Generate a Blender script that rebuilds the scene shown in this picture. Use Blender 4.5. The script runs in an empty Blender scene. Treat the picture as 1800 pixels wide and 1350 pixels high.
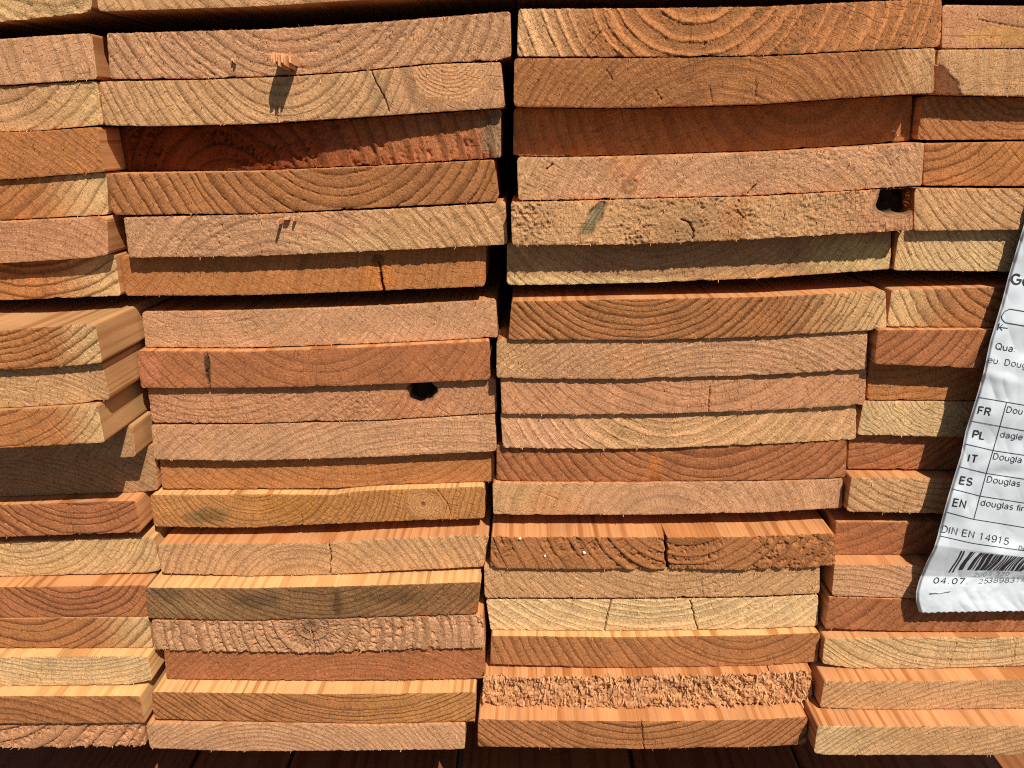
import bpy, math, random
import numpy as np

# ------------------------------------------------------------------ camera, sky, sun, exposure
scene = bpy.context.scene
CAM_D = 0.52                     # camera to the plane of the board ends, metres
F_PX, PITCH, YAW = 1423.1, math.radians(17.432), 0.02036
cam = bpy.data.cameras.new('camera')
cam_ob = bpy.data.objects.new('camera', cam)
scene.collection.objects.link(cam_ob)
cam.sensor_width = 36.0
cam.lens = 36.0 * F_PX / 1800.0
cam.clip_start, cam.clip_end = 0.01, 100.0
cam_ob.location = (0, -CAM_D, 0)
cam_ob.rotation_euler = (math.pi / 2 - PITCH, 0, YAW)
scene.camera = cam_ob

SUN_TO = np.array([0.50, -1.0, 1.33]); SUN_TO /= np.linalg.norm(SUN_TO)   # direction towards the sun
SUN_EL = math.asin(SUN_TO[2])
world = bpy.data.worlds.new('World'); scene.world = world; world.use_nodes = True
wn, wl = world.node_tree.nodes, world.node_tree.links
sky = wn.new('ShaderNodeTexSky'); sky.sky_type = 'NISHITA'; sky.sun_disc = False
sky.sun_elevation = SUN_EL
sky.sun_rotation = math.atan2(SUN_TO[0], SUN_TO[1])
wl.new(sky.outputs['Color'], wn['Background'].inputs['Color'])
wn['Background'].inputs['Strength'].default_value = 0.05
sun = bpy.data.lights.new('sun', 'SUN'); sun.energy = 5.0; sun.angle = math.radians(0.5); sun.color = (1.0, 0.93, 0.82)
sun_ob = bpy.data.objects.new('sun', sun); scene.collection.objects.link(sun_ob)
from mathutils import Vector
sun_ob.rotation_euler = Vector(-SUN_TO).to_track_quat('-Z', 'Y').to_euler()
scene.view_settings.view_transform = 'Standard'; scene.view_settings.look = 'None'
scene.view_settings.gamma = 1.0; scene.view_settings.exposure = 0.30
scene.view_settings.use_curve_mapping = False
scene.cycles.filter_width = 1.1
scene.cycles.use_denoising = False
scene.cycles.diffuse_bounces = 2

# ------------------------------------------------------------------ helpers
_c, _s = math.cos(YAW), math.sin(YAW)
def unproject(px, py, d):
    """photo pixel -> point on the vertical plane y = -d"""
    px = np.asarray(px, float); py = np.asarray(py, float); d = np.asarray(d, float)
    cx, cy = (px - 900) / F_PX, -(py - 675) / F_PX
    vx = cx
    vy = cy * math.sin(PITCH) + math.cos(PITCH)
    vz = cy * math.cos(PITCH) - math.sin(PITCH)
    wx, wy = _c * vx - _s * vy, _s * vx + _c * vy
    t = (CAM_D - d) / wy
    return np.stack([wx * t, wy * t - CAM_D, vz * t], -1)

def hsh(ix, iy, seed):
    h = (ix.astype(np.int64) * 374761393 + iy.astype(np.int64) * 668265263 + seed * 974711) & 0xFFFFFFFF
    h = ((h ^ (h >> 13)) * 1274126177) & 0xFFFFFFFF
    h = h ^ (h >> 16)
    return (h & 0xFFFFFF).astype(np.float64) / 0xFFFFFF
def vn(x, y, seed):
    """value noise in -1..1"""
    x = np.asarray(x, float); y = np.asarray(y, float) + np.zeros_like(x)
    fx, fy = np.floor(x), np.floor(y)
    u, v = x - fx, y - fy
    u = u * u * (3 - 2 * u); v = v * v * (3 - 2 * v)
    a, b = hsh(fx, fy, seed), hsh(fx + 1, fy, seed)
    c, d = hsh(fx, fy + 1, seed), hsh(fx + 1, fy + 1, seed)
    return (a + (b - a) * u + (c - a) * v + (a - b - c + d) * u * v) * 2 - 1
def sst(e0, e1, x):
    t = np.clip((x - e0) / (e1 - e0), 0, 1); return t * t * (3 - 2 * t)
def lin(c):
    c = np.asarray(c, float) / 255.0
    return np.where(c <= 0.04045, c / 12.92, ((c + 0.055) / 1.055) ** 2.4)
def seg_dist(x, z, p, q):
    dx, dz = q[0] - p[0], q[1] - p[1]
    L = dx * dx + dz * dz + 1e-12
    t = np.clip(((x - p[0]) * dx + (z - p[1]) * dz) / L, 0, 1)
    return np.hypot(x - p[0] - t * dx, z - p[1] - t * dz), t

# ------------------------------------------------------------------ materials
def new_mat(name):
    m = bpy.data.materials.new(name); m.use_nodes = True
    nt = m.node_tree; nt.nodes.clear()
    out = nt.nodes.new('ShaderNodeOutputMaterial'); b = nt.nodes.new('ShaderNodeBsdfPrincipled')
    nt.links.new(b.outputs[0], out.inputs[0])
    return m, nt, b
class N:
    def __init__(s, nt): s.nt = nt
    def lk(s, v, sock):
        if isinstance(v, bpy.types.NodeSocket): s.nt.links.new(v, sock)
        else: sock.default_value = v
    def math(s, op, a, b=0.0, c=0.0, clamp=False):
        n = s.nt.nodes.new('ShaderNodeMath'); n.operation = op; n.use_clamp = clamp
        for i, v in enumerate((a, b, c)): s.lk(v, n.inputs[i])
        return n.outputs[0]
    def attr(s, name):
        n = s.nt.nodes.new('ShaderNodeAttribute'); n.attribute_name = name; return n
    def noise(s, vec, scale, detail=2, rough=0.5):
        n = s.nt.nodes.new('ShaderNodeTexNoise')
        if vec.type == 'VALUE': n.noise_dimensions = '1D'; s.lk(vec, n.inputs['W'])
        else: s.lk(vec, n.inputs['Vector'])
        n.inputs['Scale'].default_value = scale; n.inputs['Detail'].default_value = detail; n.inputs['Roughness'].default_value = rough
        return n.outputs['Fac']
    def mapr(s, v, a, b, c, d, smooth=False):
        n = s.nt.nodes.new('ShaderNodeMapRange'); s.lk(v, n.inputs[0])
        if smooth: n.interpolation_type = 'SMOOTHSTEP'
        for i, q in enumerate((a, b, c, d)): s.lk(q, n.inputs[i + 1])
        return n.outputs[0]
    def mix(s, f, a, b, blend='MIX'):
        n = s.nt.nodes.new('ShaderNodeMix'); n.data_type = 'RGBA'; n.blend_type = blend
        s.lk(f, n.inputs[0]); s.lk(a, n.inputs[6]); s.lk(b, n.inputs[7]); return n.outputs[2]
    def scale(s, col, f):
        n = s.nt.nodes.new('ShaderNodeVectorMath'); n.operation = 'SCALE'
        s.lk(col, n.inputs[0]); s.lk(f, n.inputs['Scale']); return n.outputs[0]
    def mapping(s, vec, sc):
        n = s.nt.nodes.new('ShaderNodeMapping'); s.lk(vec, n.inputs[0]); n.inputs['Scale'].default_value = sc; return n.outputs[0]

def mat_end_grain():
    m, nt, b = new_mat('end_grain'); g = N(nt)
    pos = nt.nodes.new('ShaderNodeNewGeometry').outputs['Position']
    q = g.attr('ring').outputs['Fac']; base = g.attr('base'); rough = g.attr('fuzz').outputs['Fac']; arc = g.attr('arc').outputs['Fac']
    con = base.outputs['Alpha']
    # ring phase, broken up by the fibres
    rad = g.attr('radius').outputs['Fac']                       # mm from the pith; arc is mm along the ring
    def polar(fa, fr, wz=0.0):
        cm = nt.nodes.new('ShaderNodeCombineXYZ')
        nt.links.new(g.math('MULTIPLY', arc, fa), cm.inputs[0]); nt.links.new(g.math('MULTIPLY', rad, fr), cm.inputs[1])
        if wz: nt.links.new(g.math('MULTIPLY', w, wz), cm.inputs[2])
        return cm.outputs[0]
    w = g.noise(pos, 900, 2)
    qq = g.math('ADD', q, g.math('MULTIPLY', g.math('SUBTRACT', w, 0.5), 0.22))
    ph = g.math('FRACT', qq)
    wid = g.mapr(g.noise(g.math('FLOOR', qq), 3.7, 0), 0.3, 0.7, 0.30, 0.66)
    late = g.math('MULTIPLY', g.mapr(ph, wid, 0.90, 0, 1, True), g.mapr(ph, 0.955, 1.0, 1, 0, True))
    dark = g.math('SUBTRACT', 1.08, g.math('MULTIPLY', late, con))
    col = g.scale(base.outputs['Color'], dark)
    col = g.mix(g.math('MULTIPLY', late, g.math('MULTIPLY', con, 0.6)), col, g.mix(1.0, col, (1.0, 0.84, 0.68, 1), 'MULTIPLY'))
    # mottling and fibre speckle, the speckle drawn out along the rings
    mot = g.mapr(g.noise(pos, 55, 4, 0.65), 0.3, 0.7, 0.84, 1.13)
    col = g.scale(col, mot)
    col = g.scale(col, g.mapr(g.noise(polar(0.9, 2.4, 0.4), 1.0, 3, 0.65), 0.30, 0.70, 0.70, 1.28))
    col = g.scale(col, g.mapr(g.noise(pos, 2100, 1, 0.6), 0.30, 0.70, 0.84, 1.14))
    # fine rays running out from the pith
    ray = g.mapr(g.noise(polar(1.25, 0.13, 0.3), 1.0, 1), 0.59, 0.70, 0, 1, True)
    col = g.mix(g.math('MULTIPLY', ray, 0.45), col, g.mix(1.0, col, (0.60, 0.50, 0.42, 1), 'MULTIPLY'))
    # streaks that follow the rings
    stk = g.noise(polar(0.28, 1.5, 0.5), 1.0, 3, 0.6)
    col = g.scale(col, g.mapr(stk, 0.3, 0.7, 0.80, 1.20))
    # pale torn specks, dark pores
    pale = g.math('MULTIPLY', g.mapr(g.noise(polar(0.75, 1.9, 0.6), 1.3, 1), 0.58, 0.70, 0, 1, True), g.math('MULTIPLY', g.mapr(rough, 0.0, 1.0, 0.35, 0.9), g.mapr(late, 0, 1, 1.0, 0.5)))
    col = g.mix(pale, col, g.mix(1.0, col, (1.38, 1.42, 1.38, 1), 'MULTIPLY'))
    dk = g.math('MULTIPLY', g.mapr(g.noise(polar(0.55, 1.3, 0.8), 1.1, 2), 0.60, 0.72, 0, 1, True), g.mapr(rough, 0, 1, 0.35, 0.75))
    col = g.mix(dk, col, g.mix(1.0, col, (0.52, 0.42, 0.34, 1), 'MULTIPLY'))
    nt.links.new(col, b.inputs['Base Color'])
    b.inputs['Roughness'].default_value = 0.85
    b.inputs['Specular IOR Level'].default_value = 0.15
    bp = nt.nodes.new('ShaderNodeBump'); bp.inputs['Distance'].default_value = 0.0005; bp.inputs['Strength'].default_value = 1.0
    fib = g.noise(polar(0.9, 2.1, 0.5), 1.0, 3, 0.7)
    hgt = g.math('ADD', g.math('MULTIPLY', g.math('MULTIPLY', fib, g.mapr(rough, 0, 1, 0.7, 1.7)), g.mapr(late, 0, 1, 1.15, 0.5)), g.math('MULTIPLY', late, 0.45))
    hgt = g.math('SUBTRACT', hgt, g.math('MULTIPLY', ray, 0.4))
    hgt = g.math('ADD', hgt, g.math('MULTIPLY', stk, 0.7))
    nt.links.new(hgt, bp.inputs['Height']); nt.links.new(bp.outputs[0], b.inputs['Normal'])
    return m

def mat_long_grain():
    m, nt, b = new_mat('planed_long_grain'); g = N(nt)
    pos = nt.nodes.new('ShaderNodeNewGeometry').outputs['Position']
    q = g.attr('ring').outputs['Fac']; base = g.attr('base'); con = base.outputs['Alpha']
    wob = g.noise(g.mapping(pos, (60, 9, 60)), 1.0, 2)
    qq = g.math('ADD', q, g.math('MULTIPLY', g.math('SUBTRACT', wob, 0.5), 0.5))
    ph = g.math('FRACT', qq)
    late = g.math('MULTIPLY', g.mapr(ph, 0.45, 0.72, 0, 1, True), g.mapr(ph, 0.96, 1.0, 1, 0, True))
    late = g.math('MULTIPLY', late, g.mapr(g.noise(g.math('FLOOR', qq), 5.3, 0), 0.3, 0.7, 0.15, 1.35))
    col = g.scale(base.outputs['Color'], g.math('SUBTRACT', 1.06, g.math('MULTIPLY', late, 0.26)))
    col = g.mix(g.math('MULTIPLY', late, 0.8), col, g.mix(1.0, col, (1.0, 0.78, 0.56, 1), 'MULTIPLY'))
    st = g.mapr(g.noise(g.mapping(pos, (1500, 22, 1500)), 1.0, 3, 0.6), 0.3, 0.7, 0.86, 1.1)
    col = g.scale(col, st)
    col = g.scale(col, g.mapr(g.noise(g.mapping(pos, (45, 20, 45)), 1.0, 2), 0.3, 0.7, 0.85, 1.1))
    nt.links.new(col, b.inputs['Base Color'])
    b.inputs['Roughness'].default_value = 0.55; b.inputs['Specular IOR Level'].default_value = 0.3
    bp = nt.nodes.new('ShaderNodeBump'); bp.inputs['Distance'].default_value = 0.00008
    nt.links.new(g.noise(g.mapping(pos, (2200, 40, 2200)), 1.0, 2), bp.inputs['Height']); nt.links.new(bp.outputs[0], b.inputs['Normal'])
    return m
def mat_fibre():
    m, nt, b = new_mat('torn_wood_fibre'); g = N(nt)
    base = g.attr('base')
    nt.links.new(base.outputs['Color'], b.inputs['Base Color']); b.inputs['Roughness'].default_value = 0.8
    b.inputs['Specular IOR Level'].default_value = 0.2
    return m
MAT_END, MAT_LONG, MAT_FIB = mat_end_grain(), mat_long_grain(), mat_fibre()

def mesh_object(name, verts, faces, mats, parent=None, mat_idx=None, smooth=True, attrs=None):
    me = bpy.data.meshes.new(name)
    nv = len(verts)
    fa = [np.asarray(f) for f in faces if len(f)]
    me.vertices.add(nv); me.vertices.foreach_set('co', np.asarray(verts, np.float32).ravel())
    loops = np.concatenate([f.ravel() for f in fa]); sizes = np.concatenate([np.full(len(f), f.shape[1]) for f in fa])
    me.loops.add(len(loops)); me.loops.foreach_set('vertex_index', loops.astype(np.int32))
    starts = np.concatenate([[0], np.cumsum(sizes)[:-1]])
    me.polygons.add(len(sizes)); me.polygons.foreach_set('loop_start', starts.astype(np.int32))
    me.polygons.foreach_set('loop_total', sizes.astype(np.int32))
    if mat_idx is not None: me.polygons.foreach_set('material_index', np.asarray(mat_idx, np.int32))
    me.polygons.foreach_set('use_smooth', np.full(len(sizes), smooth))
    for k, (typ, arr) in (attrs or {}).items():
        a = me.attributes.new(k, typ, 'POINT')
        a.data.foreach_set('color' if typ == 'FLOAT_COLOR' else 'value', np.asarray(arr, np.float32).ravel())
    for mt in mats: me.materials.append(mt)
    me.update(); me.validate()
    o = bpy.data.objects.new(name, me); scene.collection.objects.link(o)
    if parent is not None: o.parent = parent
    return o

# ------------------------------------------------------------------ outlines of the board ends, photo pixels, top edge and bottom edge left to right
P={
'A1':([(187,58),(460,51),(670,38),(897,19)],[(194,139),(358,138),(511,132),(619,125),(772,110),(876,106),(899,97)]),
'A2':([(174,143),(358,140),(511,134),(619,127),(772,112),(881,109)],[(184,220),(256,222),(460,217),(670,203),(887,189)]),
'A3':([(210,225),(460,219),(670,205),(880,192)],[(216,301),(460,298.5),(670,290),(880,277)]),
'A4':([(188,305),(460,300.5),(670,291.5),(868,281)],[(196,378),(460,375),(619,367),(874,354)]),
'A5':([(217,382),(440,377),(670,368),(888,356)],[(226,453),(440,451),(644,442),(892,430)]),
'A6':([(204,454),(440,452),(644,444),(854,434)],[(212,520),(332,519.5),(440,519),(670,511),(853,503)]),
'A7':([(249,548),(440,545),(670,537),(872,526)],[(256,611),(440,611),(670,603),(875,593)]),
'A8':([(240,616),(440,618),(670,609),(859,597)],[(248,682),(440,681.5),(619,678),(862,667)]),
'A9':([(259,684),(440,683),(619,680),(871,668)],[(267,743),(440,744),(670,738),(873,726)]),
'A10':([(265,747),(440,746),(670,740),(871,728)],[(272,808),(440,810),(670,803),(873,793)]),
'A11':([(281,810),(440,811),(670,804),(869,795)],[(285,859),(440,859.5),(593,858),(670,853),(869,846)]),
'A12':([(263,870),(440,869),(588,870),(619,862),(851,852)],[(271,926),(440,928),(670,917),(852,911)]),
'A13':([(277,956),(440,955),(580,954),(670,947),(859,939)],[(284,1008),(440,1013),(580,1010),(670,1005),(852,996)]),
'A14':([(256,1033),(440,1034),(670,1029),(845,1023)],[(259,1087),(440,1091),(670,1084),(840,1079)]),
'A15':([(266,1091),(440,1092.5),(670,1086),(849,1081)],[(271,1143),(440,1147),(552,1148),(670,1144),(852,1139)]),
'A16':([(289,1150),(440,1151),(552,1151),(670,1147),(852,1141)],[(293,1194),(440,1195),(568,1197),(852,1193)]),
'A17':([(266,1216),(440,1219),(670,1220),(836,1217)],[(271,1264),(440,1268),(670,1272),(835,1268)]),
'A18':([(253,1272),(440,1271.5),(670,1275),(818,1272)],[(261,1316),(440,1321),(670,1319),(817,1317)]),
'L1':([(0,68),(151,58),(161,59)],[(0,150),(166,139),(171,138)]),
'L2':([(0,152),(160,142),(170,142)],[(0,231),(64,230),(182,219)]),
'L3':([(0,232.5),(171,223)],[(0,316),(184,302)]),
'L4':([(0,318),(187,304)],[(0,387),(191,377)]),
'L5':([(0,390),(181,381),(187,382)],[(0,463),(163,453),(191,447)]),
'L6':([(0,465),(203,455)],[(0,528),(212,520)]),
'L7':([(0,580),(51,577),(167,569)],[(0,651),(128,643),(180,638)]),
'L8':([(0,653),(180,641)],[(0,717),(128,710),(193,702)]),
'L9':([(0,719),(128,713),(171,711)],[(0,788),(128,781),(184,778)]),
'L10':([(0,754),(231,742)],[(0,809),(228,804),(239,802)]),
'L11':([(0,811),(272,803)],[(0,873),(268,864),(278,860)]),
'L12':([(0,887),(238,880)],[(0,944),(248,936)]),
'L13':([(0,953),(270,944)],[(0,1014),(271,1006),(283,1001)]),
'L14':([(0,1030),(256,1029)],[(0,1086),(259,1084)]),
'L15':([(0,1087.5),(261,1085.5)],[(0,1139),(269,1139)]),
'L16':([(0,1155),(259,1152)],[(0,1206),(230,1203),(268,1195)]),
'L17':([(0,1221),(245,1224)],[(0,1272),(255,1271)]),
'L18':([(0,1278),(253,1275)],[(0,1316),(256,1312)]),
'B1':([(911,15),(1110,14),(1340,11),(1544,1),(1657,-2)],[(909,99),(1110,100),(1340,97.5),(1519,88),(1652,82)]),
'B2':([(904,102),(1110,101.5),(1340,99),(1519,90),(1645,84)],[(903,187),(1097,189),(1340,182.5),(1519,170),(1641,163)]),
'B3':([(903,194),(1097,191),(1340,184),(1519,172),(1605,166)],[(902,273),(982,275),(1136,271),(1340,264.5),(1468,257),(1600,247)]),
'B4':([(909,276.5),(1136,273),(1340,266),(1468,258.5),(1626,250)],[(911,352),(1059,350),(1340,343),(1468,336),(1620,326)]),
'B5':([(898,356),(1059,352),(1340,345),(1468,338),(1605,330)],[(900,431),(1110,430),(1340,420),(1468,412),(1604,405)]),
'B6':([(891,436),(1110,432),(1340,422),(1468,414),(1566,410)],[(891,500),(905,502),(1136,497),(1340,489),(1565,473)]),
'B7':([(899,530),(1110,526),(1340,522),(1558,511)],[(894,597),(1136,598),(1340,592),(1558,579)]),
'B8':([(873,598),(1136,600),(1340,594.5),(1525,585)],[(873,664),(931,666),(1110,666),(1340,659),(1523,649)]),
'B9':([(880,669),(1110,668),(1340,661),(1523,652)],[(882,727),(1008,729),(1136,728),(1340,721.5),(1520,712)]),
'B10':([(880,732),(1136,731),(1340,724),(1505,716)],[(884,787),(1008,789),(1136,789),(1238,785),(1340,781),(1504,772)]),
'B11':([(873,791),(1136,791),(1340,784),(1489,776)],[(873,844),(880,846),(1136,846),(1340,844.5),(1486,839)]),
'B12':([(866,848),(1136,848),(1340,846.5),(1482,841)],[(867,903),(880,905),(1136,905),(1340,901),(1480,893)]),
'B13':([(863,944),(1136,945),(1340,943),(1469,938)],[(862,996),(880,1000),(1136,1001),(1340,1002),(1469,996)]),
'B14':([(851,1003),(1136,1005),(1340,1005),(1441,1000)],[(852,1051),(1084,1051.5),(1340,1048),(1440,1043)]),
'B15':([(855,1053),(1084,1053.5),(1340,1050),(1439,1045)],[(862,1107),(1084,1109),(1340,1105),(1437,1100)]),
'B16':([(863,1118),(1084,1120),(1340,1117),(1442,1112)],[(862,1168),(1084,1174),(1340,1170),(1436,1163)]),
'B17':([(849,1190),(1110,1189),(1340,1183),(1428,1179)],[(848,1236),(880,1242),(1110,1245),(1340,1238),(1428,1232)]),
'B18':([(840,1264),(1110,1267),(1340,1265),(1420,1260)],[(840,1312),(1110,1317),(1340,1313),(1417,1308)]),
'C1':([(1658,8),(1800,10)],[(1655,85),(1800,84)]),
'C2':([(1648,87),(1800,86)],[(1645,166),(1800,169)]),
'C3':([(1609,174),(1800,171)],[(1608,246),(1800,245)]),
'C4':([(1627,252),(1800,249)],[(1622,326),(1800,327)]),
'C5':([(1608,331),(1800,332)],[(1606,406),(1800,404)]),
'C6':([(1568,409),(1800,407)],[(1562,475),(1800,478)]),
'C7':([(1561,510),(1749,505),(1800,504)],[(1559,574),(1736,575),(1800,576)]),
'C8':([(1544,580),(1736,579),(1800,579)],[(1537,640),(1713,647),(1800,649)]),
'C9':([(1526,646),(1713,649),(1800,651)],[(1524,703),(1718,704),(1800,705)]),
'C10':([(1518,705.5),(1718,706),(1800,707)],[(1507,765),(1693,768),(1800,770)]),
'C11':([(1493,767),(1693,770),(1800,772)],[(1490,824),(1672,826),(1800,828)]),
'C12':([(1484,839),(1675,841),(1800,842)],[(1478,899),(1659,903),(1800,905)]),
'C13':([(1469,918),(1629,918),(1800,918)],[(1466,975),(1629,975.5),(1800,976)]),
'C14':([(1467,992),(1611,993),(1800,994)],[(1462,1047),(1608,1052),(1800,1054)]),
'C15':([(1458,1050),(1608,1054),(1800,1056)],[(1450,1106),(1608,1110),(1800,1111)]),
'C16':([(1447,1122),(1800,1119)],[(1445,1166),(1493,1174),(1621,1176),(1800,1170)]),
'C17':([(1449,1197),(1800,1194)],[(1441,1244),(1544,1248),(1800,1245)]),
'C18':([(1434,1276),(1800,1276)],[(1428,1322),(1442,1327),(1800,1328)]),
}
# depth of each end in front of (+) or behind (-) the mean plane, mm: (left, right) or one value
DEP = dict(
 L0=4, L1=-0.5, L2=-2.2, L3=2.5, L4=-0.8, L5=6.1, L6=-3.6, L7=38.1, L8=32.8, L9=37.1, L10=3.5, L11=-17.5, L12=-3.6, L13=-10.7, L14=3.9, L15=4.6, L16=14.1, L17=25, L18=21.1,
 A0=5, A1=-0.3, A2=1.4, A3=(-24, -6), A4=0.9, A5=0.7, A6=-8.4, A7=-15.5, A8=-8, A9=-13, A10=-13.5, A11=-20.5, A12=-13, A13=-5.9, A14=9.4, A15=9, A16=5.5, A17=18.8, A18=19.5,
 B0=5, B1=7, B2=6.6, B3=(-15, -16), B4=6.1, B5=11, B6=-4, B7=2.7, B8=0, B9=-3.4, B10=-7, B11=(-11.5, -8), B12=-8.5, B13=4.2, B14=0.5, B15=-1, B16=6.1, B17=15.3, B18=29.2,
 C0=5, C1=1.8, C2=3, C3=-8, C4=-0.1, C5=5.3, C6=-0.5, C7=0.9, C8=6.5, C9=-7.1, C10=-6.4, C11=-13, C12=-1.4, C13=-6.3, C14=7.2, C15=7.5, C16=12.9, C17=25.9, C18=42.8)
# boards whose top edge is hidden under the board above
OVER = set('A3 A6 A9 A11 A16 B3 B6 B8 B9 B10 B11 B14 L4 L6 L8 L10 L11 L18 C3 C6 C9 C11'.split())
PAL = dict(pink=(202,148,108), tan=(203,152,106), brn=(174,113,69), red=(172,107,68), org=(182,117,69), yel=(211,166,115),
           gry=(142,102,66), drk=(128,62,30), pale=(210,169,121), olive=(188,127,74), pkr=(197,138,98), dun=(180,134,94), dull=(198,148,96), rag=(208,148,102))
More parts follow.
